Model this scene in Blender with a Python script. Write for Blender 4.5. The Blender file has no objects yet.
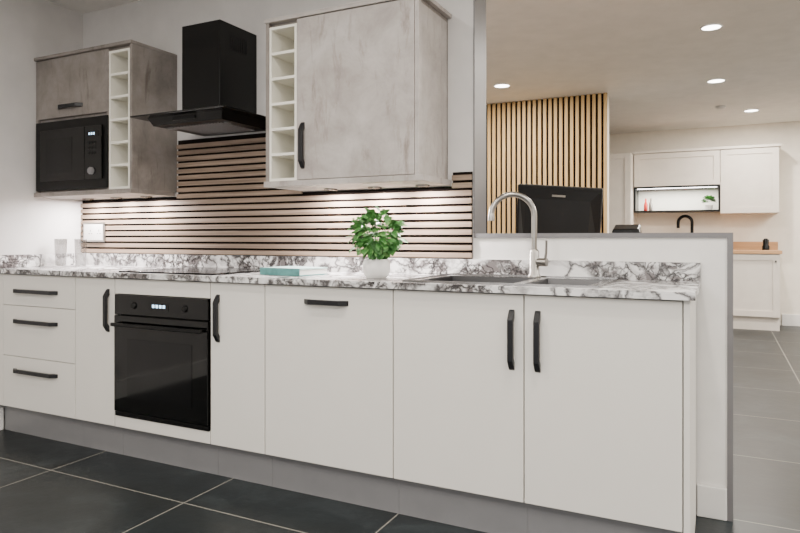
import bpy, bmesh, math, random
from mathutils import Vector, Matrix
random.seed(4)
scene = bpy.context.scene
COL = scene.collection

# ---------------------------------------------------------------- materials
def srgb(r, g, b):
    def f(c):
        c /= 255.0
        return c/12.92 if c <= 0.04045 else ((c+0.055)/1.055)**2.4
    return (f(r), f(g), f(b), 1)

def newmat(name):
    m = bpy.data.materials.new(name); m.use_nodes = True
    nt = m.node_tree
    return m, nt, nt.nodes["Principled BSDF"]

def pos(nt, scale=(1, 1, 1)):
    g = nt.nodes.new("ShaderNodeNewGeometry")
    mp = nt.nodes.new("ShaderNodeMapping")
    mp.inputs["Scale"].default_value = scale
    nt.links.new(g.outputs["Position"], mp.inputs["Vector"])
    return mp.outputs["Vector"]

def noise(nt, vec, scale, detail=4, rough=0.55, dist=0.0):
    n = nt.nodes.new("ShaderNodeTexNoise")
    n.inputs["Scale"].default_value = scale
    n.inputs["Detail"].default_value = detail
    n.inputs["Roughness"].default_value = rough
    n.inputs["Distortion"].default_value = dist
    nt.links.new(vec, n.inputs["Vector"])
    return n.outputs["Fac"]

def ramp(nt, fac, stops):
    r = nt.nodes.new("ShaderNodeValToRGB")
    el = r.color_ramp.elements
    while len(el) < len(stops): el.new(0.5)
    for e, (p, c) in zip(el, stops):
        e.position = p; e.color = c
    nt.links.new(fac, r.inputs["Fac"])
    return r.outputs["Color"]

def mix(nt, fac, a, b, mode='MIX'):
    m = nt.nodes.new("ShaderNodeMix"); m.data_type = 'RGBA'; m.blend_type = mode
    if isinstance(fac, (int, float)): m.inputs[0].default_value = fac
    else: nt.links.new(fac, m.inputs[0])
    for i, v in ((6, a), (7, b)):
        if isinstance(v, tuple): m.inputs[i].default_value = v
        else: nt.links.new(v, m.inputs[i])
    return m.outputs[2]

def bump(nt, bsdf, h, strength=0.1, dist=0.01):
    b = nt.nodes.new("ShaderNodeBump")
    b.inputs["Strength"].default_value = strength
    b.inputs["Distance"].default_value = dist
    nt.links.new(h, b.inputs["Height"])
    nt.links.new(b.outputs["Normal"], bsdf.inputs["Normal"])

def simple(name, c, rough=0.5, metal=0.0, var=0.04, nscale=8, spec=None, coat=0):
    m, nt, b = newmat(name)
    n = noise(nt, pos(nt), nscale)
    lo = tuple(x*(1-var) for x in c[:3])+(1,)
    hi = tuple(min(1, x*(1+var)) for x in c[:3])+(1,)
    nt.links.new(ramp(nt, n, [(0.3, lo), (0.7, hi)]), b.inputs["Base Color"])
    b.inputs["Roughness"].default_value = rough
    b.inputs["Metallic"].default_value = metal
    if spec is not None: b.inputs["Specular IOR Level"].default_value = spec
    if coat: b.inputs["Coat Weight"].default_value = coat
    return m

def emis(name, c, s):
    m, nt, b = newmat(name)
    b.inputs["Base Color"].default_value = c
    b.inputs["Emission Color"].default_value = c
    b.inputs["Emission Strength"].default_value = s
    return m

M_wall = simple("wall_paint", srgb(204, 201, 198), 0.7)
M_wallhalf = simple("wall_paint_light", srgb(232, 229, 224), 0.7)
M_wallfar = simple("wall_paint_cream", srgb(234, 226, 213), 0.7)
M_ceil = simple("ceiling_paint", srgb(240, 236, 230), 0.8)
M_trimw = simple("trim_white", srgb(228, 226, 222), 0.4)
M_trimg = simple("trim_grey", srgb(112, 110, 111), 0.45)
M_door = simple("matt_offwhite", srgb(222, 218, 210), 0.42, var=0.01)
M_carc = simple("carcass_grey", srgb(130, 128, 125), 0.6)
M_cream = simple("shelf_cream", srgb(235, 232, 220), 0.5)
M_farcab = simple("far_cabinet", srgb(222, 213, 202), 0.5)
M_plinth = simple("plinth_grey", srgb(134, 133, 134), 0.4, metal=0.2)
M_handle = simple("handle_black", srgb(20, 20, 23), 0.35, metal=0.0, spec=.4)
M_blkgl = simple("black_glass", srgb(2, 2, 2), 0.04, var=0.0, spec=.42)
M_hob = simple("hob_glass", srgb(3, 3, 3), 0.12, var=0.0, spec=.10)
M_blk = simple("black_satin", srgb(6, 6, 6), 0.3, spec=.25)
M_blkmat = simple("black_plastic", srgb(14, 14, 15), 0.5, spec=.3)
M_win = simple("oven_window", srgb(7, 7, 8), 0.08, spec=.35)
M_steel = simple("brushed_steel", srgb(150, 148, 146), 0.2, metal=1.0)
M_bowl = simple("sink_bowl_steel", srgb(84, 83, 83), 0.3, metal=1.0)
M_nick = simple("brushed_nickel", srgb(160, 156, 150), 0.3, metal=1.0)
M_white = simple("ceramic_white", srgb(226, 224, 220), 0.35)
M_soil = simple("soil", srgb(60, 45, 32), 0.9)
M_teal = simple("book_cover", srgb(78, 132, 130), 0.5, var=0.2, nscale=30)
M_bookt = simple("book_cover_top", srgb(168, 196, 192), 0.45, var=0.25, nscale=26)
M_page = simple("book_pages", srgb(228, 226, 220), 0.8)
M_felt = simple("black_felt", srgb(26, 21, 18), 0.95, spec=.1)
M_red = simple("red_label", srgb(190, 50, 40), 0.4)
M_led = emis("led_white", (1, 0.96, 0.9, 1), 14)
M_ledstrip = emis("led_strip", (1, 0.95, 0.95, 1), 10)
M_digit = emis("display_digits", (0.5, 0.75, 1, 1), 3)

# glass
M_glass, nt, b = newmat("clear_glass")
b.inputs["Transmission Weight"].default_value = 1.0
b.inputs["Roughness"].default_value = 0.02
b.inputs["IOR"].default_value = 1.45
M_sglass, nt, b = newmat("smoked_glass")
n = noise(nt, pos(nt), 3)
nt.links.new(ramp(nt, n, [(0.3, srgb(8, 8, 9)), (0.7, srgb(10, 11, 12))]), b.inputs["Base Color"])
b.inputs["Roughness"].default_value = 0.06

def concrete(name, base, dark, light, brown):
    m, nt, b = newmat(name)
    v = pos(nt)
    vs = pos(nt, (9, 9, 1.8))
    c = ramp(nt, noise(nt, v, 5, 9, 0.68, 0.3), [(0.34, dark), (0.5, base), (0.66, light)])
    s = ramp(nt, noise(nt, vs, 1.8, 8, 0.72, 0.4), [(0.56, (0, 0, 0, 1)), (0.70, (.9, .9, .9, 1))])
    c2 = mix(nt, s, c, brown)
    nt.links.new(c2, b.inputs["Base Color"])
    b.inputs["Roughness"].default_value = 0.5
    bump(nt, b, noise(nt, v, 30, 5), 0.05)
    return m
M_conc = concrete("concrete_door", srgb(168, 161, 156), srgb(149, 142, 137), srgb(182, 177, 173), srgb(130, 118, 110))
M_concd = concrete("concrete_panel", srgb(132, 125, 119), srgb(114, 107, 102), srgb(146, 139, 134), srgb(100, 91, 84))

def wood(name, a, c, dirx=True, sc=1.0):
    m, nt, b = newmat(name)
    v = pos(nt, (1.2*sc, 20*sc, 60*sc) if dirx else (40*sc, 20*sc, 1.5*sc))
    n = noise(nt, v, 1.5, 6, 0.6, 0.5)
    nt.links.new(ramp(nt, n, [(0.3, a), (0.7, c)]), b.inputs["Base Color"])
    b.inputs["Roughness"].default_value = 0.6
    b.inputs["Specular IOR Level"].default_value = 0.3
    return m
M_slat = wood("greyed_oak_slat", srgb(112, 94, 80), srgb(158, 138, 120))
M_oak = wood("oak_slat", srgb(178, 144, 96), srgb(212, 180, 128), False)
M_wtop = wood("oak_worktop", srgb(176, 132, 92), srgb(206, 164, 122))

# marble
M_marble, nt, b = newmat("veined_marble")
g = pos(nt)
dn = nt.nodes.new("ShaderNodeTexNoise"); dn.inputs["Scale"].default_value = 6; dn.inputs["Detail"].default_value = 5
dn.inputs["Roughness"].default_value = .55
nt.links.new(g, dn.inputs["Vector"])
sub = nt.nodes.new("ShaderNodeVectorMath"); sub.operation = 'MULTIPLY_ADD'
nt.links.new(dn.outputs["Color"], sub.inputs[0]); sub.inputs[1].default_value = (0.34, 0.34, 0.34)
nt.links.new(g, sub.inputs[2])
def vor(vec, scale):
    t = nt.nodes.new("ShaderNodeTexVoronoi"); t.feature = 'DISTANCE_TO_EDGE'
    t.inputs["Scale"].default_value = scale
    nt.links.new(vec, t.inputs["Vector"]); return t.outputs["Distance"]
base = ramp(nt, noise(nt, g, 6, 6, 0.6, 1.0), [(0.35, srgb(168, 165, 164)), (0.49, srgb(224, 222, 220)), (1, srgb(238, 237, 235))])
veinA = ramp(nt, vor(sub.outputs[0], 7), [(0.0, (1, 1, 1, 1)), (0.11, (0, 0, 0, 1))])
veinB = ramp(nt, vor(sub.outputs[0], 19), [(0.0, (1, 1, 1, 1)), (0.15, (0, 0, 0, 1))])
patch = ramp(nt, noise(nt, g, 4.0, 3, 0.5, 0.3), [(0.44, (0, 0, 0, 1)), (0.54, (1, 1, 1, 1))])
patch2 = ramp(nt, noise(nt, g, 11, 5, 0.6, 1.2), [(0.50, (0, 0, 0, 1)), (0.57, (1, 1, 1, 1))])
vB = mix(nt, 1.0, veinB, patch, 'MULTIPLY')
vP = mix(nt, 1.0, patch2, patch, 'MULTIPLY')
c1 = mix(nt, veinA, base, srgb(58, 54, 54))
c2 = mix(nt, vP, c1, srgb(108, 102, 101))
c3 = mix(nt, vB, c2, srgb(34, 31, 31))
nt.links.new(c3, b.inputs["Base Color"])
b.inputs["Roughness"].default_value = 0.25

# floor tile
M_floor, nt, b = newmat("slate_tile_floor")
gg = nt.nodes.new("ShaderNodeNewGeometry")
sep = nt.nodes.new("ShaderNodeSeparateXYZ"); nt.links.new(gg.outputs["Position"], sep.inputs[0])
T = 0.81
def line(out, off):
    a = nt.nodes.new("ShaderNodeMath"); a.operation = 'ADD'; a.inputs[1].default_value = off+20*T
    nt.links.new(out, a.inputs[0])
    m_ = nt.nodes.new("ShaderNodeMath"); m_.operation = 'MODULO'; m_.inputs[1].default_value = T
    nt.links.new(a.outputs[0], m_.inputs[0])
    s = nt.nodes.new("ShaderNodeMath"); s.operation = 'LESS_THAN'; s.inputs[1].default_value = 0.0065
    nt.links.new(m_.outputs[0], s.inputs[0])
    fl = nt.nodes.new("ShaderNodeMath"); fl.operation = 'DIVIDE'; fl.inputs[1].default_value = T
    nt.links.new(a.outputs[0], fl.inputs[0])
    f2 = nt.nodes.new("ShaderNodeMath"); f2.operation = 'FLOOR'; nt.links.new(fl.outputs[0], f2.inputs[0])
    return s.outputs[0], f2.outputs[0]
lx, ix = line(sep.outputs[0], 1.107)
ly, iy = line(sep.outputs[1], -1.904)
mx = nt.nodes.new("ShaderNodeMath"); mx.operation = 'MAXIMUM'
nt.links.new(lx, mx.inputs[0]); nt.links.new(ly, mx.inputs[1])
cmb = nt.nodes.new("ShaderNodeCombineXYZ"); nt.links.new(ix, cmb.inputs[0]); nt.links.new(iy, cmb.inputs[1])
wn = nt.nodes.new("ShaderNodeTexWhiteNoise"); nt.links.new(cmb.outputs[0], wn.inputs["Vector"])
v = pos(nt)
tile = ramp(nt, noise(nt, v, 3, 9, 0.68, 0.8), [(0.3, srgb(22, 26, 27)), (0.52, srgb(31, 36, 38)), (0.7, srgb(48, 54, 56))])
tint = ramp(nt, wn.outputs["Value"], [(0, (0.85, 0.85, 0.85, 1)), (1, (1.1, 1.1, 1.1, 1))])
tile2 = mix(nt, 1.0, tile, tint, 'MULTIPLY')
fc = mix(nt, mx.outputs[0], tile2, srgb(128, 125, 117))
nt.links.new(fc, b.inputs["Base Color"])
b.inputs["Roughness"].default_value = 0.38
b.inputs["Specular IOR Level"].default_value = 0.30
bump(nt, b, noise(nt, v, 9, 7, 0.6), 0.16, 0.01)

# leaves
M_leaf, nt, b = newmat("leaf_green")
nt.links.new(ramp(nt, noise(nt, pos(nt), 38, 3), [(0.3, srgb(34, 82, 34)), (0.55, srgb(76, 132, 62)), (0.8, srgb(150, 182, 116))]), b.inputs["Base Color"])
b.inputs["Roughness"].default_value = 0.5
b.inputs["Specular IOR Level"].default_value = 0.4

# ---------------------------------------------------------------- mesh helpers
def link(ob, parent=None):
    COL.objects.link(ob)
    if parent:
        ob.parent = parent
        ob.location = ob.location - parent.location
    return ob

def group(name, loc):
    e = bpy.data.objects.new(name, None); e.location = loc
    e.empty_display_size = 0.1
    COL.objects.link(e); return e

def box(name, x0, x1, y0, y1, z0, z1, mat, parent=None, bevel=0.0, seg=2):
    me = bpy.data.meshes.new(name)
    bm = bmesh.new(); bmesh.ops.create_cube(bm, size=1)
    c = Vector(((x0+x1)/2, (y0+y1)/2, (z0+z1)/2))
    for v in bm.verts:
        v.co = Vector((v.co.x*(x1-x0), v.co.y*(y1-y0), v.co.z*(z1-z0)))
    bm.to_mesh(me); bm.free(); me.materials.append(mat)
    ob = bpy.data.objects.new(name, me); ob.location = c
    link(ob, parent)
    if bevel:
        md = ob.modifiers.new("b", 'BEVEL'); md.width = bevel; md.segments = seg; md.limit_method = 'ANGLE'
    return ob

def boxes(name, lst, mat, parent=None):
    """many boxes in a single mesh"""
    xs = [b[0] for b in lst]+[b[1] for b in lst]; ys = [b[2] for b in lst]+[b[3] for b in lst]; zs = [b[4] for b in lst]+[b[5] for b in lst]
    c = Vector(((min(xs)+max(xs))/2, (min(ys)+max(ys))/2, (min(zs)+max(zs))/2))
    V = []; F = []
    for (x0, x1, y0, y1, z0, z1) in lst:
        k = len(V)
        for x in (x0, x1):
            for y in (y0, y1):
                for z in (z0, z1): V.append((x-c.x, y-c.y, z-c.z))
        F += [[k+i for i in q] for q in ((0, 1, 3, 2), (4, 6, 7, 5), (0, 4, 5, 1), (2, 3, 7, 6), (0, 2, 6, 4), (1, 5, 7, 3))]
    me = bpy.data.meshes.new(name); me.from_pydata(V, [], F); me.materials.append(mat)
    ob = bpy.data.objects.new(name, me); ob.location = c
    return link(ob, parent)

def mesh(name, V, F, mat, parent=None, smooth=False, loc=None):
    loc = Vector(loc) if loc is not None else sum((Vector(v) for v in V), Vector())/len(V)
    me = bpy.data.meshes.new(name)
    me.from_pydata([tuple(Vector(v)-loc) for v in V], [], F)
    bm = bmesh.new(); bm.from_mesh(me); bmesh.ops.recalc_face_normals(bm, faces=bm.faces); bm.to_mesh(me); bm.free()
    if smooth:
        for p in me.polygons: p.use_smooth = True
    me.materials.append(mat)
    ob = bpy.data.objects.new(name, me); ob.location = loc
    return link(ob, parent)

def lathe(name, prof, cx, cy, mat, parent=None, n=32, cap=True):
    V = []; F = []
    for (r, z) in prof:
        for i in range(n):
            a = 2*math.pi*i/n
            V.append((cx+r*math.cos(a), cy+r*math.sin(a), z))
    for j in range(len(prof)-1):
        for i in range(n):
            F.append((j*n+i, j*n+(i+1) % n, (j+1)*n+(i+1) % n, (j+1)*n+i))
    if cap:
        F.append(tuple(range(n))); F.append(tuple((len(prof)-1)*n+i for i in range(n)))
    ob = mesh(name, V, F, mat, parent, True)
    md = ob.modifiers.new("e", 'EDGE_SPLIT'); md.split_angle = math.radians(50)
    return ob

def tube(name, pts, r, mat, parent=None, n=14):
    pts = [Vector(p) for p in pts]
    rs = r if isinstance(r, (list, tuple)) else [r]*len(pts)
    V = []; F = []
    t0 = (pts[1]-pts[0]).normalized()
    up = Vector((0, 0, 1)) if abs(t0.z) < 0.9 else Vector((1, 0, 0))
    a = t0.cross(up).normalized()
    for k, p in enumerate(pts):
        t = (pts[min(k+1, len(pts)-1)]-pts[max(k-1, 0)]).normalized()
        a = (a-t*a.dot(t)).normalized(); bb = t.cross(a)
        for i in range(n):
            w = 2*math.pi*i/n
            V.append(p+(a*math.cos(w)+bb*math.sin(w))*rs[k])
    for j in range(len(pts)-1):
        for i in range(n):
            F.append((j*n+i, j*n+(i+1) % n, (j+1)*n+(i+1) % n, (j+1)*n+i))
    F.append(tuple(range(n))); F.append(tuple((len(pts)-1)*n+i for i in range(n)))
    ob = mesh(name, V, F, mat, parent, True)
    md = ob.modifiers.new("e", 'EDGE_SPLIT'); md.split_angle = math.radians(50)
    return ob

def extrude_poly(name, poly2d, fn, w0, w1, mat, parent):
    n = len(poly2d)
    V = [fn(a, b_, w0) for a, b_ in poly2d]+[fn(a, b_, w1) for a, b_ in poly2d]
    F = [tuple(range(n)), tuple(range(2*n-1, n-1, -1))]+[(i, (i+1) % n, n+(i+1) % n, n+i) for i in range(n)]
    return mesh(name, V, F, mat, parent)

def handle(name, parent, x, yf, z, L, vertical, mat=None):
    """broad bowed handle projecting to -Y from face yf, centred x,z"""
    mat = mat or M_handle
    h = 0.026
    out = [(-L/2, 0), (-L/2+.006, .008), (-L/2+.034, h), (L/2-.034, h), (L/2-.006, .008), (L/2, 0),
           (L/2-.030, 0), (L/2-.044, h-.015), (-L/2+.044, h-.015), (-L/2+.030, 0)]
    if vertical:
        fn = lambda a, b_, w: (x+w, yf-b_, z+a)
    else:
        fn = lambda a, b_, w: (x+a, yf-b_, z+w)
    ob = extrude_poly(name, out, fn, -0.010, 0.010, mat, parent)
    md = ob.modifiers.new("b", 'BEVEL'); md.width = 0.002; md.segments = 2
    return ob

def area(name, loc, sx, sy, power, color=(1, 1, 1), rot=(0, 0, 0), shape='RECTANGLE', spread=180):
    l = bpy.data.lights.new(name, 'AREA'); l.shape = shape; l.size = sx
    if shape in ('RECTANGLE', 'ELLIPSE'): l.size_y = sy
    l.energy = power; l.color = color; l.spread = math.radians(spread)
    o = bpy.data.objects.new(name, l); o.location = loc; o.rotation_euler = rot
    COL.objects.link(o); return o

# ---------------------------------------------------------------- dimensions
YW = 2.70      # kitchen back wall face
XL = -3.55     # left wall face
ZC = 2.45      # ceiling
YF = 2.15      # door fronts
ZT = 0.89      # worktop top
FAR = 9.0
XR = 4.0
YB = -2.6

# ---------------------------------------------------------------- room shell
box("floor", XL-.2, XR+.2, YB-.2, FAR+.2, -0.1, 0, M_floor)
box("ceiling", XL-.2, XR+.2, YB-.2, FAR+.2, ZC, ZC+.1, M_ceil)
box("wall_left", XL-.2, XL, YB, FAR, 0, ZC, M_wall)
box("wall_right", XR, XR+.2, YB, FAR, 0, ZC, M_wallfar)
box("wall_front", XL-.2, XR+.2, YB-.2, YB, 0, ZC, M_wall)
box("wall_far", XL-.2, XR+.2, FAR, FAR+.2, 0, ZC, M_wallfar)
box("wall_back", XL, -.981, YW, YW+.15, 0, ZC, M_wall)
box("trim_1", -.981, -.975, YW-.004, YW+.154, 1.076, ZC, M_trimg)
box("wall_half_height", -.981, .022, YW, YW+.15, 0, 1.056, M_wallhalf)
boxes("trim_2", [(-.975, .042, YW-.008, YW+.158, 1.056, 1.075), (.022, .042, YW-.008, YW+.158, 0, 1.056)], M_trimg)
box("baseboard_half_wall", -.081, .0215, YW-.016, YW-.0005, 0, .12, M_trimw, bevel=.004)
box("baseboard_left", XL+.0005, XL+.018, YB, 2.196, 0, .12, M_trimw, bevel=.004)
box("baseboard_far", .66, XR, FAR-.018, FAR-.0005, 0, .14, M_trimw, bevel=.004)
box("baseboard_right", XR-.018, XR-.0005, YB, FAR-.02, 0, .12, M_trimw, bevel=.004)

# partition with vertical oak slats
box("wall_partition", -3.549, -.985, 6.43, 6.60, 0, ZC-.001, M_wallfar)
sp = group("oak_slat_panel", (-2.2, 6.4, 1.2))
box("backing", -3.54, -.975, 6.418, 6.429, 0.0, ZC-.002, M_felt, sp)
boxes("slats", [(-.975-.030-i*.053, -.975-i*.053, 6.395, 6.418, 0.0, ZC-.002) for i in range(48)], M_oak, sp)

# ---------------------------------------------------------------- horizontal slat splash panel
rows = {0: [], 1: [], 2: []}; z = .966
while z+.024 < 1.63:
    z1 = z+.023
    if z1 < 1.288: rows[0].append((-3.547, -.985, 2.682, 2.694, z, z1))
    else:
        if z1 < 1.36: rows[2].append((-1.078, -.985, 2.682, 2.694, z, z1))
        rows[1].append((-2.745, -1.895, 2.682, 2.694, z, z1))
    z += .0347
for k, bb in enumerate([(-3.547, -.985, 2.694, 2.699, .962, 1.288), (-2.745, -1.895, 2.694, 2.699, 1.289, 1.605), (-1.078, -.985, 2.694, 2.699, 1.289, 1.35)]):
    spl = group("slatted_splashback", ((bb[0]+bb[1])/2, 2.69, bb[4]))
    boxes("slats", [r for r in rows[k] if r[5] < 1.606], M_slat, spl)
    boxes("backing", [bb], M_felt, spl)

# ---------------------------------------------------------------- worktop
wt = group("marble_worktop", (-1.8, 2.4, ZT))
hx0, hx1, hy0, hy1 = -1.045, -.385, 2.21, 2.625
zb = .866
boxes("slab", [(-3.549, hx0, 2.128, 2.699, zb, ZT), (hx1, -.068, 2.128, 2.699, zb, ZT),
               (hx0, hx1, 2.128, hy0, zb, ZT), (hx0, hx1, hy1, 2.699, zb, ZT)], M_marble, wt)
boxes("upstand", [(-3.53, -.068, 2.681, 2.699, ZT, .961), (-3.549, -3.531, 2.13, 2.699, ZT, .961)], M_marble, wt)

# ---------------------------------------------------------------- base units
def carcass(par, x0, x1):
    a, c = x0+.001, x1-.001
    boxes("carcass", [(a, a+.018, YF+.021, 2.66, .152, .862), (c-.018, c, YF+.021, 2.66, .152, .862),
                      (a+.018, c-.018, YF+.021, 2.66, .152, .17), (a+.018, c-.018, 2.64, 2.66, .17, .862),
                      (a+.018, c-.018, YF+.021, YF+.039, .82, .862)], M_carc, par)
    box("plinth", x0+.0005, x1-.0005, YF+.05, YF+.066, 0, .149, M_plinth, par)

def base_unit(x0, x1, hx, hv=True, name="base_cabinet"):
    g = group(name, ((x0+x1)/2, 2.4, 0))
    carcass(g, x0, x1)
    box("door", x0+.002, x1-.002, YF, YF+.019, .152, .860, M_door, g, .0015)
    if hv: handle("handle", g, hx, YF, .705, .21, True)
    else: handle("handle", g, hx, YF, .80, .21, False)
    return g
X = [-3.465, -2.884, -2.600, -2.000, -1.702, -1.101, -.600, -.103]
# drawer unit
g = group("drawer_unit", (-3.17, 2.4, 0)); carcass(g, XL+.02, X[1])
for i, (a, c, hz) in enumerate([(.698, .860, .775), (.427, .695, .615), (.152, .424, .352)]):
    box("drawer_front_%d" % (i+1), X[0]+.002, X[1]-.002, YF, YF+.019, a, c, M_door, g, .0015)
    handle("handle_%d" % (i+1), g, -3.195, YF, hz, .36, False)
box("filler", XL+.001, X[0]-.001, YF+.002, YF+.02, .152, .860, M_door, g)
base_unit(X[1], X[2], -2.645)
base_unit(X[3], X[4], -1.955)
base_unit(X[4], X[5], -1.40, False)
base_unit(X[5], X[6], -.642)
base_unit(X[6], X[7], -.552)
g = group("end_panel", (-.092, 2.42, 0))
box("panel", -.1015, -.083, YF, 2.68, 0, .865, M_door, g, .0015)

# oven housing & oven
g = group("oven_housing", (-2.3, 2.4, 0))
box("plinth", X[2]+.0005, X[3]-.0005, YF+.05, YF+.066, 0, .149, M_plinth, g)
box("filler_top", X[2]+.002, X[3]-.002, YF, YF+.019, .790, .860, M_door, g, .001)
box("filler_bottom", X[2]+.002, X[3]-.002, YF, YF+.019, .152, .205, M_door, g, .001)
ov = group("built_in_oven", (-2.3, 2.3, .5))
ox0, ox1 = X[2]+.008, X[3]-.006
box("body", ox0+.02, ox1-.02, YF+.012, 2.6, .208, .786, M_blk, ov)
box("control_panel", ox0, ox1, YF-.010, YF+.01, .692, .787, M_blkgl, ov, .003)
box("door_glass", ox0, ox1, YF-.012, YF+.01, .232, .687, M_blkgl, ov, .003)
box("door_window", ox0+.09, ox1-.09, YF-.0135, YF-.0122, .30, .58, M_win, ov)
box("vent_trim", ox0, ox1, YF-.006, YF+.01, .208, .228, M_blk, ov, .002)
box("handle_bar", ox0+.012, ox1-.012, YF-.045, YF-.030, .638, .656, M_blk, ov, .004)
for i, xx in enumerate((ox0+.03, ox1-.03)):
    box("handle_post_%d" % i, xx-.012, xx+.012, YF-.032, YF-.0125, .640, .654, M_blk, ov, .002)
for i, xx in enumerate((-2.46, -2.14)):
    o = lathe("knob_%d" % i, [(.016, 0), (.016, .006), (.013, .010), (.0, .010)], 0, 0, M_blk, ov, 24)
    o.rotation_euler = (math.radians(90), 0, 0)
    o.location = Vector((xx, YF-.014, .738))-ov.location
box("display", -2.36, -2.24, YF-.0112, YF-.0102, .722, .756, M_win, ov)
boxes("digits", [(-2.340+i*.022, -2.326+i*.022, YF-.0120, YF-.0113, .734, .748) for i in range(4)], M_digit, ov)

# ---------------------------------------------------------------- induction hob
hb = group("induction_hob", (-2.3, 2.42, ZT))
box("glass", -2.60, -2.01, 2.17, 2.655, ZT+.0005, ZT+.007, M_hob, hb, .002)
for i, (cx, cy, r) in enumerate([(-2.46, 2.30, .085), (-2.46, 2.52, .1), (-2.16, 2.30, .1), (-2.16, 2.52, .085)]):
    lathe("zone_%d" % i, [(r, ZT+.0072), (r, ZT+.0076), (r-.003, ZT+.0076), (r-.003, ZT+.0072)], cx, cy, M_trimg, hb, 48, False)

# ---------------------------------------------------------------- sink
sk = group("kitchen_sink", (-.71, 2.4, ZT))
sx0, sx1, sy0, sy1 = -1.07, -.36, 2.175, 2.655
b1 = (-1.03, -.66, 2.215, 2.565); b2 = (-.62, -.40, 2.215, 2.565)
boxes("rim", [(sx0, sx1, sy0, b1[2], ZT+.0004, ZT+.004), (sx0, sx1, b1[3], sy1, ZT+.0004, ZT+.004),
              (sx0, b1[0], b1[2], b1[3], ZT+.0004, ZT+.004), (b1[1], b2[0], b1[2], b1[3], ZT+.0004, ZT+.004),
              (b2[1], sx1, b1[2], b1[3], ZT+.0004, ZT+.004)], M_steel, sk)
boxes("rolled_edge", [(sx0-.003, sx1+.003, sy0-.004, sy0, ZT+.0002, ZT+.008), (sx0-.003, sx1+.003, sy1, sy1+.004, ZT+.0002, ZT+.008),
                      (sx0-.004, sx0, sy0, sy1, ZT+.0002, ZT+.008), (sx1, sx1+.004, sy0, sy1, ZT+.0002, ZT+.008)], M_steel, sk)
for k, (a, c, d, e) in enumerate((b1, b2)):
    V = []; zt = ZT+.002; zbm = ZT-.16 if k == 0 else ZT-.10; s = .02
    V += [(a, d, zt), (c, d, zt), (c, e, zt), (a, e, zt), (a+s, d+s, zbm), (c-s, d+s, zbm), (c-s, e-s, zbm), (a+s, e-s, zbm)]
    o = mesh("bowl_%d" % k, V, [(0, 1, 5, 4), (1, 2, 6, 5), (2, 3, 7, 6), (3, 0, 4, 7), (4, 5, 6, 7)], M_bowl, sk)
    md = o.modifiers.new("s", 'SOLIDIFY'); md.thickness = .0015
    lathe("drain_%d" % k, [(.035, zbm+.001), (.035, zbm+.005), (.015, zbm+.003)], (a+c)/2, (d+e)/2, M_nick, sk, 24)

# tap
tp = group("kitchen_faucet", (-.684, 2.606, ZT))
tx, ty = -.684, 2.606
z0 = ZT+.0045
lathe("base", [(.026, z0), (.026, z0+.008), (.021, z0+.014), (.0205, z0+.105), (.013, z0+.115)], tx, ty, M_nick, tp)
d = Vector((-.9, -.42, 0)).normalized()
R = .088; zc = 1.146
pts = [(tx, ty, z0+.10), (tx, ty, 1.05), (tx, ty, zc)]
for i in range(1, 19):
    a = math.pi*i/18*1.0
    o = d*(R-R*math.cos(a)); pts.append((tx+o.x, ty+o.y, zc+R*math.sin(a)))
tube("neck", pts, .0115, M_nick, tp)
e = pts[-1]
tube("spout", [(e[0], e[1], e[2]+.01), (e[0], e[1], e[2]-.004), (e[0], e[1], e[2]-.02)], [.0115, .0145, .0145], M_nick, tp)
tube("valve", [(tx+.015, ty-.004, z0+.062), (tx+.055, ty-.012, z0+.062)], .017, M_nick, tp)
tube("lever", [(tx+.047, ty-.01, z0+.07), (tx+.052, ty-.012, z0+.10), (tx+.055, ty-.02, z0+.15)], [.006, .005, .005], M_nick, tp)

# ---------------------------------------------------------------- wall units
WY = 2.389
def rack(g, x0, x1, z0, z1, n):
    t = .012
    L = [(x0, x0+t, WY, 2.66, z0, z1), (x1-t, x1, WY, 2.66, z0, z1), (x0+t, x1-t, 2.65, 2.66, z0, z1)]
    for i in range(n+1):
        zz = z0+(z1-z0-t)*i/n
        L.append((x0+t, x1-t, WY, 2.65, zz, zz+t))
    boxes("open_shelves", L, M_cream, g)

WZ0, WZ1 = 1.315, 2.075
# left one
wl = group("wall_cabinet", (-3.15, 2.5, 1.3))
lx0, lx1, lx2 = -3.545, -2.935, -2.776
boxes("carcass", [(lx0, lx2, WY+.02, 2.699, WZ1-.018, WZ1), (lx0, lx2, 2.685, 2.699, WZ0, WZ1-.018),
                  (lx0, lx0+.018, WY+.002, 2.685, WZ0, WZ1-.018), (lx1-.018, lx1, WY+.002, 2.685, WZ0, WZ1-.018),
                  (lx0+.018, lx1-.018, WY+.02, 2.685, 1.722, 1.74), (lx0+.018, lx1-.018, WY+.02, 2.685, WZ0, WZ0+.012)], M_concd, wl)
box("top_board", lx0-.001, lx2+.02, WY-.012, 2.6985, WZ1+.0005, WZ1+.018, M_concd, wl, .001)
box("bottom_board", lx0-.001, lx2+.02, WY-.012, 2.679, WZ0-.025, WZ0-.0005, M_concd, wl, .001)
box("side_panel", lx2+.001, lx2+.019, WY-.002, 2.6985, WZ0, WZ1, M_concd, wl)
box("door", lx0+.002, lx1-.002, WY, WY+.019, 1.735, WZ1-.003, M_concd, wl, .001)
handle("handle", wl, -3.245, WY, 1.79, .21, False)
rack(wl, lx1+.001, lx2-.0005, WZ0+.001, WZ1-.02, 6)
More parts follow.
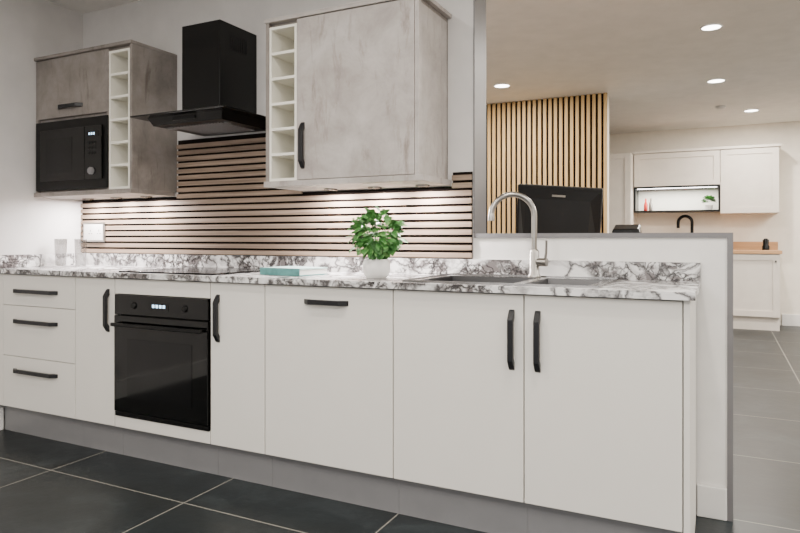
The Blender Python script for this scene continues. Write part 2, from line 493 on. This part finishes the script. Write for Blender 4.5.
# right one
RZ = 2.045
wr = group("wall_cabinet", (-1.5, 2.5, 1.3))
rx0, rx1, rx2 = -1.865, -1.710, -1.104
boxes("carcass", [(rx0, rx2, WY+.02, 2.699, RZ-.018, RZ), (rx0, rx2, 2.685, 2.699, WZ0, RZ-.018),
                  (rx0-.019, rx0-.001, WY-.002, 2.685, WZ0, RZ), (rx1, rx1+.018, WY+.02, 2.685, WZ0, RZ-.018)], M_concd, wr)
box("top_board", rx0-.02, rx2+.02, WY-.012, 2.6985, RZ+.0005, RZ+.018, M_conc, wr, .001)
box("bottom_board", rx0-.022, rx2+.022, WY-.014, 2.679, WZ0-.025, WZ0-.0005, M_conc, wr, .001)
box("side_panel", rx2-.018, rx2, WY-.002, 2.6985, WZ0, RZ, M_conc, wr)
box("door", rx1+.002, rx2-.020, WY-.004, WY+.015, WZ0+.003, RZ-.003, M_conc, wr, .001)
handle("handle", wr, rx1+.035, WY-.004, 1.47, .21, True)
rack(wr, rx0, rx1-.002, WZ0+.001, RZ-.02, 6)

# microwave
mw = group("microwave_oven", (-3.23, 2.4, 1.5))
mx0, mx1, mz0, mz1 = lx0+.010, lx1-.004, WZ0+.014, 1.715
box("body", lx0+.025, lx1-.025, WY+.02, 2.66, mz0, mz1-.01, M_blk, mw)
box("frame", mx0, mx1, WY-.008, WY+.012, mz0-.004, mz1, M_blk, mw, .003)
box("door_glass", mx0+.06, mx0+.43, WY-.020, WY-.0085, mz0+.045, mz1-.05, M_blkgl, mw, .003)
box("door_window", mx0+.11, mx0+.33, WY-.0215, WY-.0202, mz0+.09, mz1-.10, M_win, mw, .0003)
box("control_panel", mx0+.432, mx1-.03, WY-.020, WY-.0085, mz0+.045, mz1-.05, M_blkgl, mw, .003)
box("display", mx0+.455, mx1-.05, WY-.0212, WY-.0202, mz1-.11, mz1-.08, M_win, mw)
boxes("digits", [(mx0+.468+i*.018, mx0+.478+i*.018, WY-.022, WY-.0213, mz1-.101, mz1-.089) for i in range(3)], M_digit, mw)
boxes("buttons", [(mx0+.458+i*.024, mx0+.474+i*.024, WY-.022, WY-.0202, mz1-.15-j*.028, mz1-.136-j*.028) for i in range(3) for j in range(3)], M_blkmat, mw)
o = lathe("knob", [(.020, 0), (.020, .010), (.017, .015), (0, .015)], 0, 0, M_trimg, mw, 24)
o.rotation_euler = (math.radians(90), 0, 0); o.location = Vector((mx0+.49, WY-.03, mz0+.09))-mw.location

# ---------------------------------------------------------------- range hood
hd = group("range_hood", (-2.31, 2.5, 1.7))
box("chimney", -2.44, -2.19, 2.42, 2.6985, 1.70, 2.125, M_blk, hd, .002)
# vent grille on right side of the chimney
boxes("vent_grille", [(-2.190, -2.187, 2.50+i*.014, 2.508+i*.014, 2.00, 2.07) for i in range(9)], M_blkmat, hd)
def frustum(name, a, za, c, zc_, mat, par):
    V = [(a[0], a[2], za), (a[1], a[2], za), (a[1], a[3], za), (a[0], a[3], za), (c[0], c[2], zc_), (c[1], c[2], zc_), (c[1], c[3], zc_), (c[0], c[3], zc_)]
    return mesh(name, V, [(0, 1, 2, 3), (4, 5, 6, 7), (0, 1, 5, 4), (1, 2, 6, 5), (2, 3, 7, 6), (3, 0, 4, 7)], mat, par)
frustum("transition", (-2.53, -2.10, 2.34, 2.6985), 1.657, (-2.44, -2.19, 2.42, 2.6985), 1.70, M_blk, hd)
box("glass_canopy", -2.61, -2.01, 2.245, 2.6985, 1.649, 1.657, M_sglass, hd, .002)
frustum("motor_body", (-2.53, -2.09, 2.32, 2.678), 1.612, (-2.55, -2.07, 2.30, 2.6985), 1.649, M_blk, hd)
boxes("grease_filter", [(-2.46+i*.02, -2.45+i*.02, 2.38, 2.63, 1.608, 1.612) for i in range(16)], M_trimg, hd)
for i, xx in enumerate((-2.49, -2.13)):
    lathe("hood_lamp_%d" % i, [(.02, 1.607), (.02, 1.612)], xx, 2.40, M_trimg, hd, 20)
box("control_strip", -2.38, -2.24, 2.300, 2.305, 1.625, 1.64, M_blkmat, hd)

# ---------------------------------------------------------------- sockets, glasses, book, plant
g = group("wall_socket", (-3.42, 2.67, 1.09))
box("faceplate", -3.515, -3.325, 2.672, 2.6815, 1.03, 1.15, M_nick, g, .003)
box("insert", -3.503, -3.337, 2.6705, 2.672, 1.042, 1.138, M_white, g, .0005)
boxes("pins", [(x+dx, x+dx+w, 2.6697, 2.6706, 1.08+dz, 1.08+dz+h) for x in (-3.46, -3.385) for dx, dz, w, h in ((0, 0, .01, .004), (.022, 0, .01, .004), (.014, .014, .004, .011))], M_blk, g)
for cx, cy in ((-3.44, 2.47), (-3.36, 2.54)):
    g = group("drinking_glass", (cx, cy, ZT))
    lathe("tumbler", [(.028, ZT+.001), (.034, ZT+.16), (.0325, ZT+.16), (.0265, ZT+.008)], cx, cy, M_glass, g, 28)

bk = group("book", (-1.72, 2.38, ZT)); bk.rotation_euler = (0, 0, math.radians(-8))
box("cover_bottom", -1.84, -1.60, 2.29, 2.47, ZT+.001, ZT+.005, M_teal, bk)
box("pages", -1.836, -1.605, 2.294, 2.467, ZT+.005, ZT+.028, M_page, bk)
box("cover_top", -1.84, -1.60, 2.29, 2.47, ZT+.028, ZT+.033, M_bookt, bk)
box("spine", -1.84, -1.60, 2.287, 2.29, ZT+.001, ZT+.033, M_teal, bk)

px, py = -1.27, 2.33
pl = group("potted_plant", (px, py, ZT))
lathe("pot", [(.040, ZT+.0005), (.052, ZT+.015), (.058, ZT+.04), (.056, ZT+.062), (.050, ZT+.078), (.045, ZT+.078), (.045, ZT+.06)], px, py, M_white, pl, 40)
lathe("soil", [(.0445, ZT+.062), (.0445, ZT+.068)], px, py, M_soil, pl)
V = []; F = []; SV = []; SF = []
def leaf(c, dirv, nrm, L, W):
    side = dirv.cross(nrm).normalized()
    nrm = side.cross(dirv).normalized()
    k = len(V)
    prof = [(0, 0), (.2, .34), (.45, .5), (.7, .42), (.9, .2), (1, 0)]
    for t, w in prof: V.append(c+dirv*L*t+nrm*(-.25*L*t*t))
    for t, w in prof[1:-1]: V.append(c+dirv*L*t+side*W*w+nrm*(.08*L-.25*L*t*t))
    for t, w in prof[1:-1]: V.append(c+dirv*L*t-side*W*w+nrm*(.08*L-.25*L*t*t))
    n = len(prof); Lf = [k]+[k+n+i for i in range(n-2)]+[k+n-1]; Rt = [k]+[k+n+n-2+i for i in range(n-2)]+[k+n-1]
    for i in range(n-1):
        for S in (Lf, Rt):
            q = [k+i, k+i+1, S[i+1], S[i]]
            q2 = []
            for w in q:
                if w not in q2: q2.append(w)
            if len(q2) >= 3: F.append(tuple(q2))
cc = Vector((px, py, ZT+.180))
for i in range(320):
    v = Vector((random.gauss(0, 1), random.gauss(0, 1), random.gauss(0, 1))).normalized()
    lob = 1+.22*math.sin(5*math.atan2(v.z, v.x)+1)*math.cos(3*v.y)
    r = random.uniform(.4, 1)**.6*lob
    p = cc+Vector((v.x*.102*r, v.y*.09*r, v.z*.090*r))
    if p.z < ZT+.085: p.z = ZT+.085+random.random()*.02
    dv = (v+Vector((random.uniform(-.7, .7), random.uniform(-.7, .7), random.uniform(-.6, .4)))).normalized()
    nn = (v*.6+Vector((0, 0, 1))+Vector((random.uniform(-.5, .5), random.uniform(-.5, .5), 0))).normalized()
    if abs(dv.dot(nn)) > .92: nn = Vector((nn.y, -nn.x, .4)).normalized()
    leaf(p, dv, nn, random.uniform(.028, .044), random.uniform(.024, .034))
mesh("leaves", V, F, M_leaf, pl, True)
for i in range(16):
    a = 2*math.pi*i/16; q = Vector((px+.02*math.cos(a), py+.02*math.sin(a), ZT+.066))
    e = cc+Vector((.06*math.cos(a), .06*math.sin(a), random.uniform(-.03, .05)))
    tube("stem_%d" % i, [q, (q+e)/2+Vector((0, 0, .02)), e], .0016, M_leaf, pl, 6)

# ---------------------------------------------------------------- desk + monitor behind half wall
dk = group("desk", (-.55, 3.55, 0))
box("top", -1.5, .0, 3.2, 3.95, .715, .74, M_wtop, dk, .003)
for i, (xx, yy) in enumerate([(-1.46, 3.24), (-.09, 3.24), (-1.46, 3.86), (-.09, 3.86)]):
    box("leg_%d" % i, xx, xx+.05, yy, yy+.05, 0, .715, M_blkmat, dk)
mo = group("computer_monitor", (-.79, 3.50, .741))
mcx, mcy = -.79, 3.50
lathe("stand_base", [(.12, .7415), (.12, .75), (.03, .757)], mcx, mcy, M_blkmat, mo)
box("stand_neck", mcx-.03, mcx+.03, mcy-.015, mcy+.015, .755, 1.05, M_blkmat, mo, .004)
scr = group("head", (0, 0, 0)); scr.parent = mo; scr.location = (0, 0, .42)
def hbox(name, x0, x1, y0, y1, z0, z1, mat, bev):
    o = box(name, x0, x1, y0, y1, z0, z1, mat, None, bev); o.parent = scr; return o
hbox("panel", -.225, .225, .0, .03, -.15, .175, M_blkmat, .006)
hbox("screen", -.215, .215, .03, .032, -.14, .16, M_blkgl, 0)
V = [(-.215, 0, -.14), (.215, 0, -.14), (.215, 0, .155), (-.215, 0, .155), (-.17, -.06, -.12), (.17, -.06, -.12), (.17, -.035, .11), (-.17, -.035, .11)]
o = mesh("back_shell", V, [(0, 1, 2, 3), (4, 5, 6, 7), (0, 1, 5, 4), (1, 2, 6, 5), (2, 3, 7, 6), (3, 0, 4, 7)], M_blkmat, None); o.parent = scr
hbox("label", -.03, .04, -.030, -.025, .124, .134, M_nick, 0)
scr.rotation_euler = (math.radians(14), math.radians(5), math.radians(3))
g = group("card_reader", (-.36, 2.78, 1.076))
V = [(-.40, 2.74, 1.0755), (-.29, 2.74, 1.0755), (-.29, 2.82, 1.0755), (-.40, 2.82, 1.0755), (-.395, 2.75, 1.092), (-.295, 2.75, 1.092), (-.295, 2.815, 1.112), (-.395, 2.815, 1.112)]
o = mesh("body", V, [(0, 1, 2, 3), (4, 5, 6, 7), (0, 1, 5, 4), (1, 2, 6, 5), (2, 3, 7, 6), (3, 0, 4, 7)], M_blk, g)
md = o.modifiers.new("b", 'BEVEL'); md.width = .004; md.segments = 2
boxes("keys", [(-.385+i*.022, -.37+i*.022, 2.7445, 2.7497, 1.080, 1.086) for i in range(4)], M_blk, g)

# ---------------------------------------------------------------- far kitchen
FB = 8.38
fb = group("base_cabinet", (-.4, 8.6, 0))
box("carcass", -.99, .60, FB+.022, FAR-.002, .15, .875, M_farcab, fb)
box("plinth", -.99, .60, FB+.06, FB+.08, 0, .148, M_farcab, fb)
def shaker(par, nm, x0, x1, z0, z1, yf):
    box(nm+"_panel", x0+.003, x1-.003, yf+.010, yf+.02, z0+.003, z1-.003, M_farcab, par)
    w = .07 if x1-x0 > .2 else .03
    boxes(nm+"_frame", [(x0+.003, x0+w, yf, yf+.010, z0+.003, z1-.003), (x1-w, x1-.003, yf, yf+.010, z0+.003, z1-.003),
                        (x0+w, x1-w, yf, yf+.010, z0+.003, z0+w), (x0+w, x1-w, yf, yf+.010, z1-w, z1-.003)], M_farcab, par)
for i, (a, c) in enumerate([(-.99, -.6), (-.6, 0), (0, .60)]):
    shaker(fb, "door_%d" % i, a, c, .155, .87, FB)
    box("knob_%d" % i, (c-.05), (c-.035), FB-.02, FB, .78, .80, M_handle, fb)
fw = group("oak_worktop", (-.2, 8.7, .9))
box("slab", -.99, .62, FB-.02, FAR-.002, .876, .912, M_wtop, fw, .002)
box("upstand", -.99, .62, FAR-.022, FAR-.003, .9125, 1.01, M_wtop, fw, .001)
ft = group("tall_larder_cabinet", (-1.4, 8.6, 1))
box("carcass", -1.85, -.995, FB+.022, FAR-.002, 0.0, 2.11, M_farcab, ft)
shaker(ft, "door_l", -1.85, -1.42, .15, 2.11, FB); shaker(ft, "door_r", -1.42, -.995, .15, 2.11, FB)
WF = 8.64
fu = group("wall_cabinet", (-.2, 8.8, 1.7))
box("carcass_top", -.985, -.005, WF+.022, FAR-.002, 1.70, 2.12, M_farcab, fu)
shaker(fu, "flap", -.985, -.005, 1.70, 2.12, WF)
box("carcass_side", -.003, .61, WF+.022, FAR-.002, 1.35, 2.12, M_farcab, fu)
shaker(fu, "door", -.003, .61, 1.35, 2.12, WF)
box("cornice", -.99, .63, WF-.02, FAR-.002, 2.121, 2.15, M_farcab, fu)
fs = group("display_shelf", (-.5, 8.8, 1.5))
boxes("frame", [(-.984, -.006, WF, FAR-.003, 1.68, 1.698), (-.984, -.006, WF, FAR-.003, 1.38, 1.398), (-.984, -.966, WF, FAR-.003, 1.398, 1.68), (-.024, -.006, WF, FAR-.003, 1.398, 1.68)], M_blk, fs)
box("back_panel", -.966, -.024, FAR-.012, FAR-.003, 1.398, 1.68, M_cream, fs)
box("led_strip", -.95, -.04, WF+.05, WF+.07, 1.672, 1.679, M_ledstrip, fs)
for i, (xx, m_) in enumerate([(-.86, M_red), (-.80, M_nick)]):
    g = group("bottle", (xx, 8.8, 1.4))
    lathe("glass", [(.022, 1.3985), (.024, 1.41), (.024, 1.48), (.010, 1.52), (.010, 1.56)], xx, 8.8, m_, g, 20)
g = group("small_potted_plant", (-.13, 8.8, 1.4))
lathe("pot", [(.035, 1.3985), (.045, 1.46), (.04, 1.46)], -.13, 8.8, M_white, g, 20)
V = []; F = []
for i in range(90):
    v = Vector((random.gauss(0, 1), random.gauss(0, 1), abs(random.gauss(0, 1)))).normalized()
    leaf(Vector((-.13, 8.8, 1.50))+v*.045, v, Vector((.3, .2, 1)).normalized(), .045, .036)
mesh("leaves", V, F, M_leaf, g, True)
# black far tap + jar
g = group("black_faucet", (-.32, 8.85, .912))
pts = [(-.32, 8.85, .9125), (-.32, 8.85, 1.25)]
for i in range(1, 13):
    a = math.pi*i/12; pts.append((-.32-.08*(1-math.cos(a)), 8.85, 1.25+.08*math.sin(a)))
pts.append((-.48, 8.85, 1.18))
tube("neck", pts, .019, M_blk, g)
tube("body", [(-.32, 8.85, .9125), (-.32, 8.85, 1.0)], .028, M_blk, g)
g = group("coffee_grinder", (.48, 8.75, .912))
lathe("body", [(.04, .9125), (.04, .96), (.03, .97), (.035, 1.03), (.015, 1.05)], .48, 8.75, M_blk, g, 20)

# ---------------------------------------------------------------- ceiling fixtures
def downlight(x, y, power, vis=True):
    g = group("recessed_downlight", (x, y, ZC))
    k = 1.0 if y < 5 else 1.15
    lathe("bezel", [(.068*k, ZC-.0005), (.068*k, ZC-.006), (.058*k, ZC-.006), (.058*k, ZC-.0005)], x, y, M_trimw, g, 28, False)
    lathe("lens", [(.058*k, ZC-.0015), (.058*k, ZC-.003)], x, y, M_led, g, 28)
    o = area("downlight_lamp", (x, y, ZC-.012), .1, .1, power, (1, .93, .84), shape='DISK')
    o.parent = g; o.location = (0, 0, -.012)
for x, y in ((-.055, 4.72), (-.035, 6.35), (-1.79, 5.68), (1.8, 4.7), (1.8, 6.4), (1.8, 8.0), (.3, 8.0)):
    downlight(x, y, 40)
for x, y in ((-1.6, 1.3), (-.3, 1.6), (-2.5, 0), (-1.2, -.2), (0.9, 1.8), (0.9, 0)):
    downlight(x, y, 18)
g = group("smoke_detector", (.0, 7.6, ZC))
lathe("body", [(.05, ZC-.0005), (.05, ZC-.02), (.03, ZC-.035)], .0, 7.6, M_white, g, 24)

# framed ceiling panels added as soft fill light, all out of view
def panel(x, y, sx, sy, p, c=(1, .97, .93)):
    g = group("fill_light_panel", (x, y, ZC))
    boxes("frame", [(x-sx/2-.02, x+sx/2+.02, y-sy/2-.02, y-sy/2, ZC-.015, ZC-.0005), (x-sx/2-.02, x+sx/2+.02, y+sy/2, y+sy/2+.02, ZC-.015, ZC-.0005),
                    (x-sx/2-.02, x-sx/2, y-sy/2, y+sy/2, ZC-.015, ZC-.0005), (x+sx/2, x+sx/2+.02, y-sy/2, y+sy/2, ZC-.015, ZC-.0005)], M_trimw, g)
    o = area("fill_panel_lamp", (x, y, ZC-.01), sx, sy, p, c); o.parent = g; o.location = (0, 0, -.01)
panel(-1.9, -.8, 1.2, .6, 34)
panel(-.3, -.9, 1.2, .6, 60)
panel(1.8, .5, 1.2, .6, 56)
panel(2.6, 3.2, 1.2, .6, 80)
panel(2.6, 6.0, 1.2, .6, 85)
panel(-2.2, 4.3, 1.2, .6, 50)
# unseen window frame and area lamp, added behind the camera as fill
g = group("fill_window", (0, YB, 1.4))
boxes("frame", [(-2.5, 2.5, YB+.001, YB+.04, .5, .56), (-2.5, 2.5, YB+.001, YB+.04, 2.24, 2.3), (-2.5, -2.44, YB+.001, YB+.04, .56, 2.24),
                (2.44, 2.5, YB+.001, YB+.04, .56, 2.24), (-.03, .03, YB+.001, YB+.04, .56, 2.24)], M_trimg, g)
o = area("window_fill_light", (0, YB+.05, 1.4), 4.8, 1.65, 54, (.98, .985, 1), rot=(math.radians(90), 0, 0))

# under-cabinet LED pucks
def under(x, y, z, p, c=(1, .93, .92)):
    g = group("under_cabinet_light", (x, y, z))
    lathe("housing", [(.032, z-.0005), (.032, z-.008), (.028, z-.008)], x, y, M_steel, g, 24)
    o = area("led_lamp", (x, y, z-.010), .05, .05, p, c, shape='DISK'); o.parent = g; o.location = (0, 0, -.010)
for x in (-1.66, -1.42, -1.18): under(x, 2.59, 1.2895, 11)
for x in (-3.36, -3.12, -2.88): under(x, 2.59, 1.2895, 9)
o = area("shelf_led_lamp", (-.5, 8.75, 1.67), .9, .02, 16, (1, .97, .9))

# world
w = bpy.data.worlds.new("world"); scene.world = w; w.use_nodes = True
w.node_tree.nodes["Background"].inputs[0].default_value = (.8, .85, .9, 1)
w.node_tree.nodes["Background"].inputs[1].default_value = .6

# ---------------------------------------------------------------- camera
cam = bpy.data.cameras.new("camera")
cam.sensor_width = 36; cam.lens = 643/800*36
cam.shift_y = -28.5/800
cam.clip_start = .02
co = bpy.data.objects.new("camera", cam); co.location = (0, 0, 1.055)
co.rotation_euler = (math.radians(90), 0, math.radians(26.5))
COL.objects.link(co); scene.camera = co
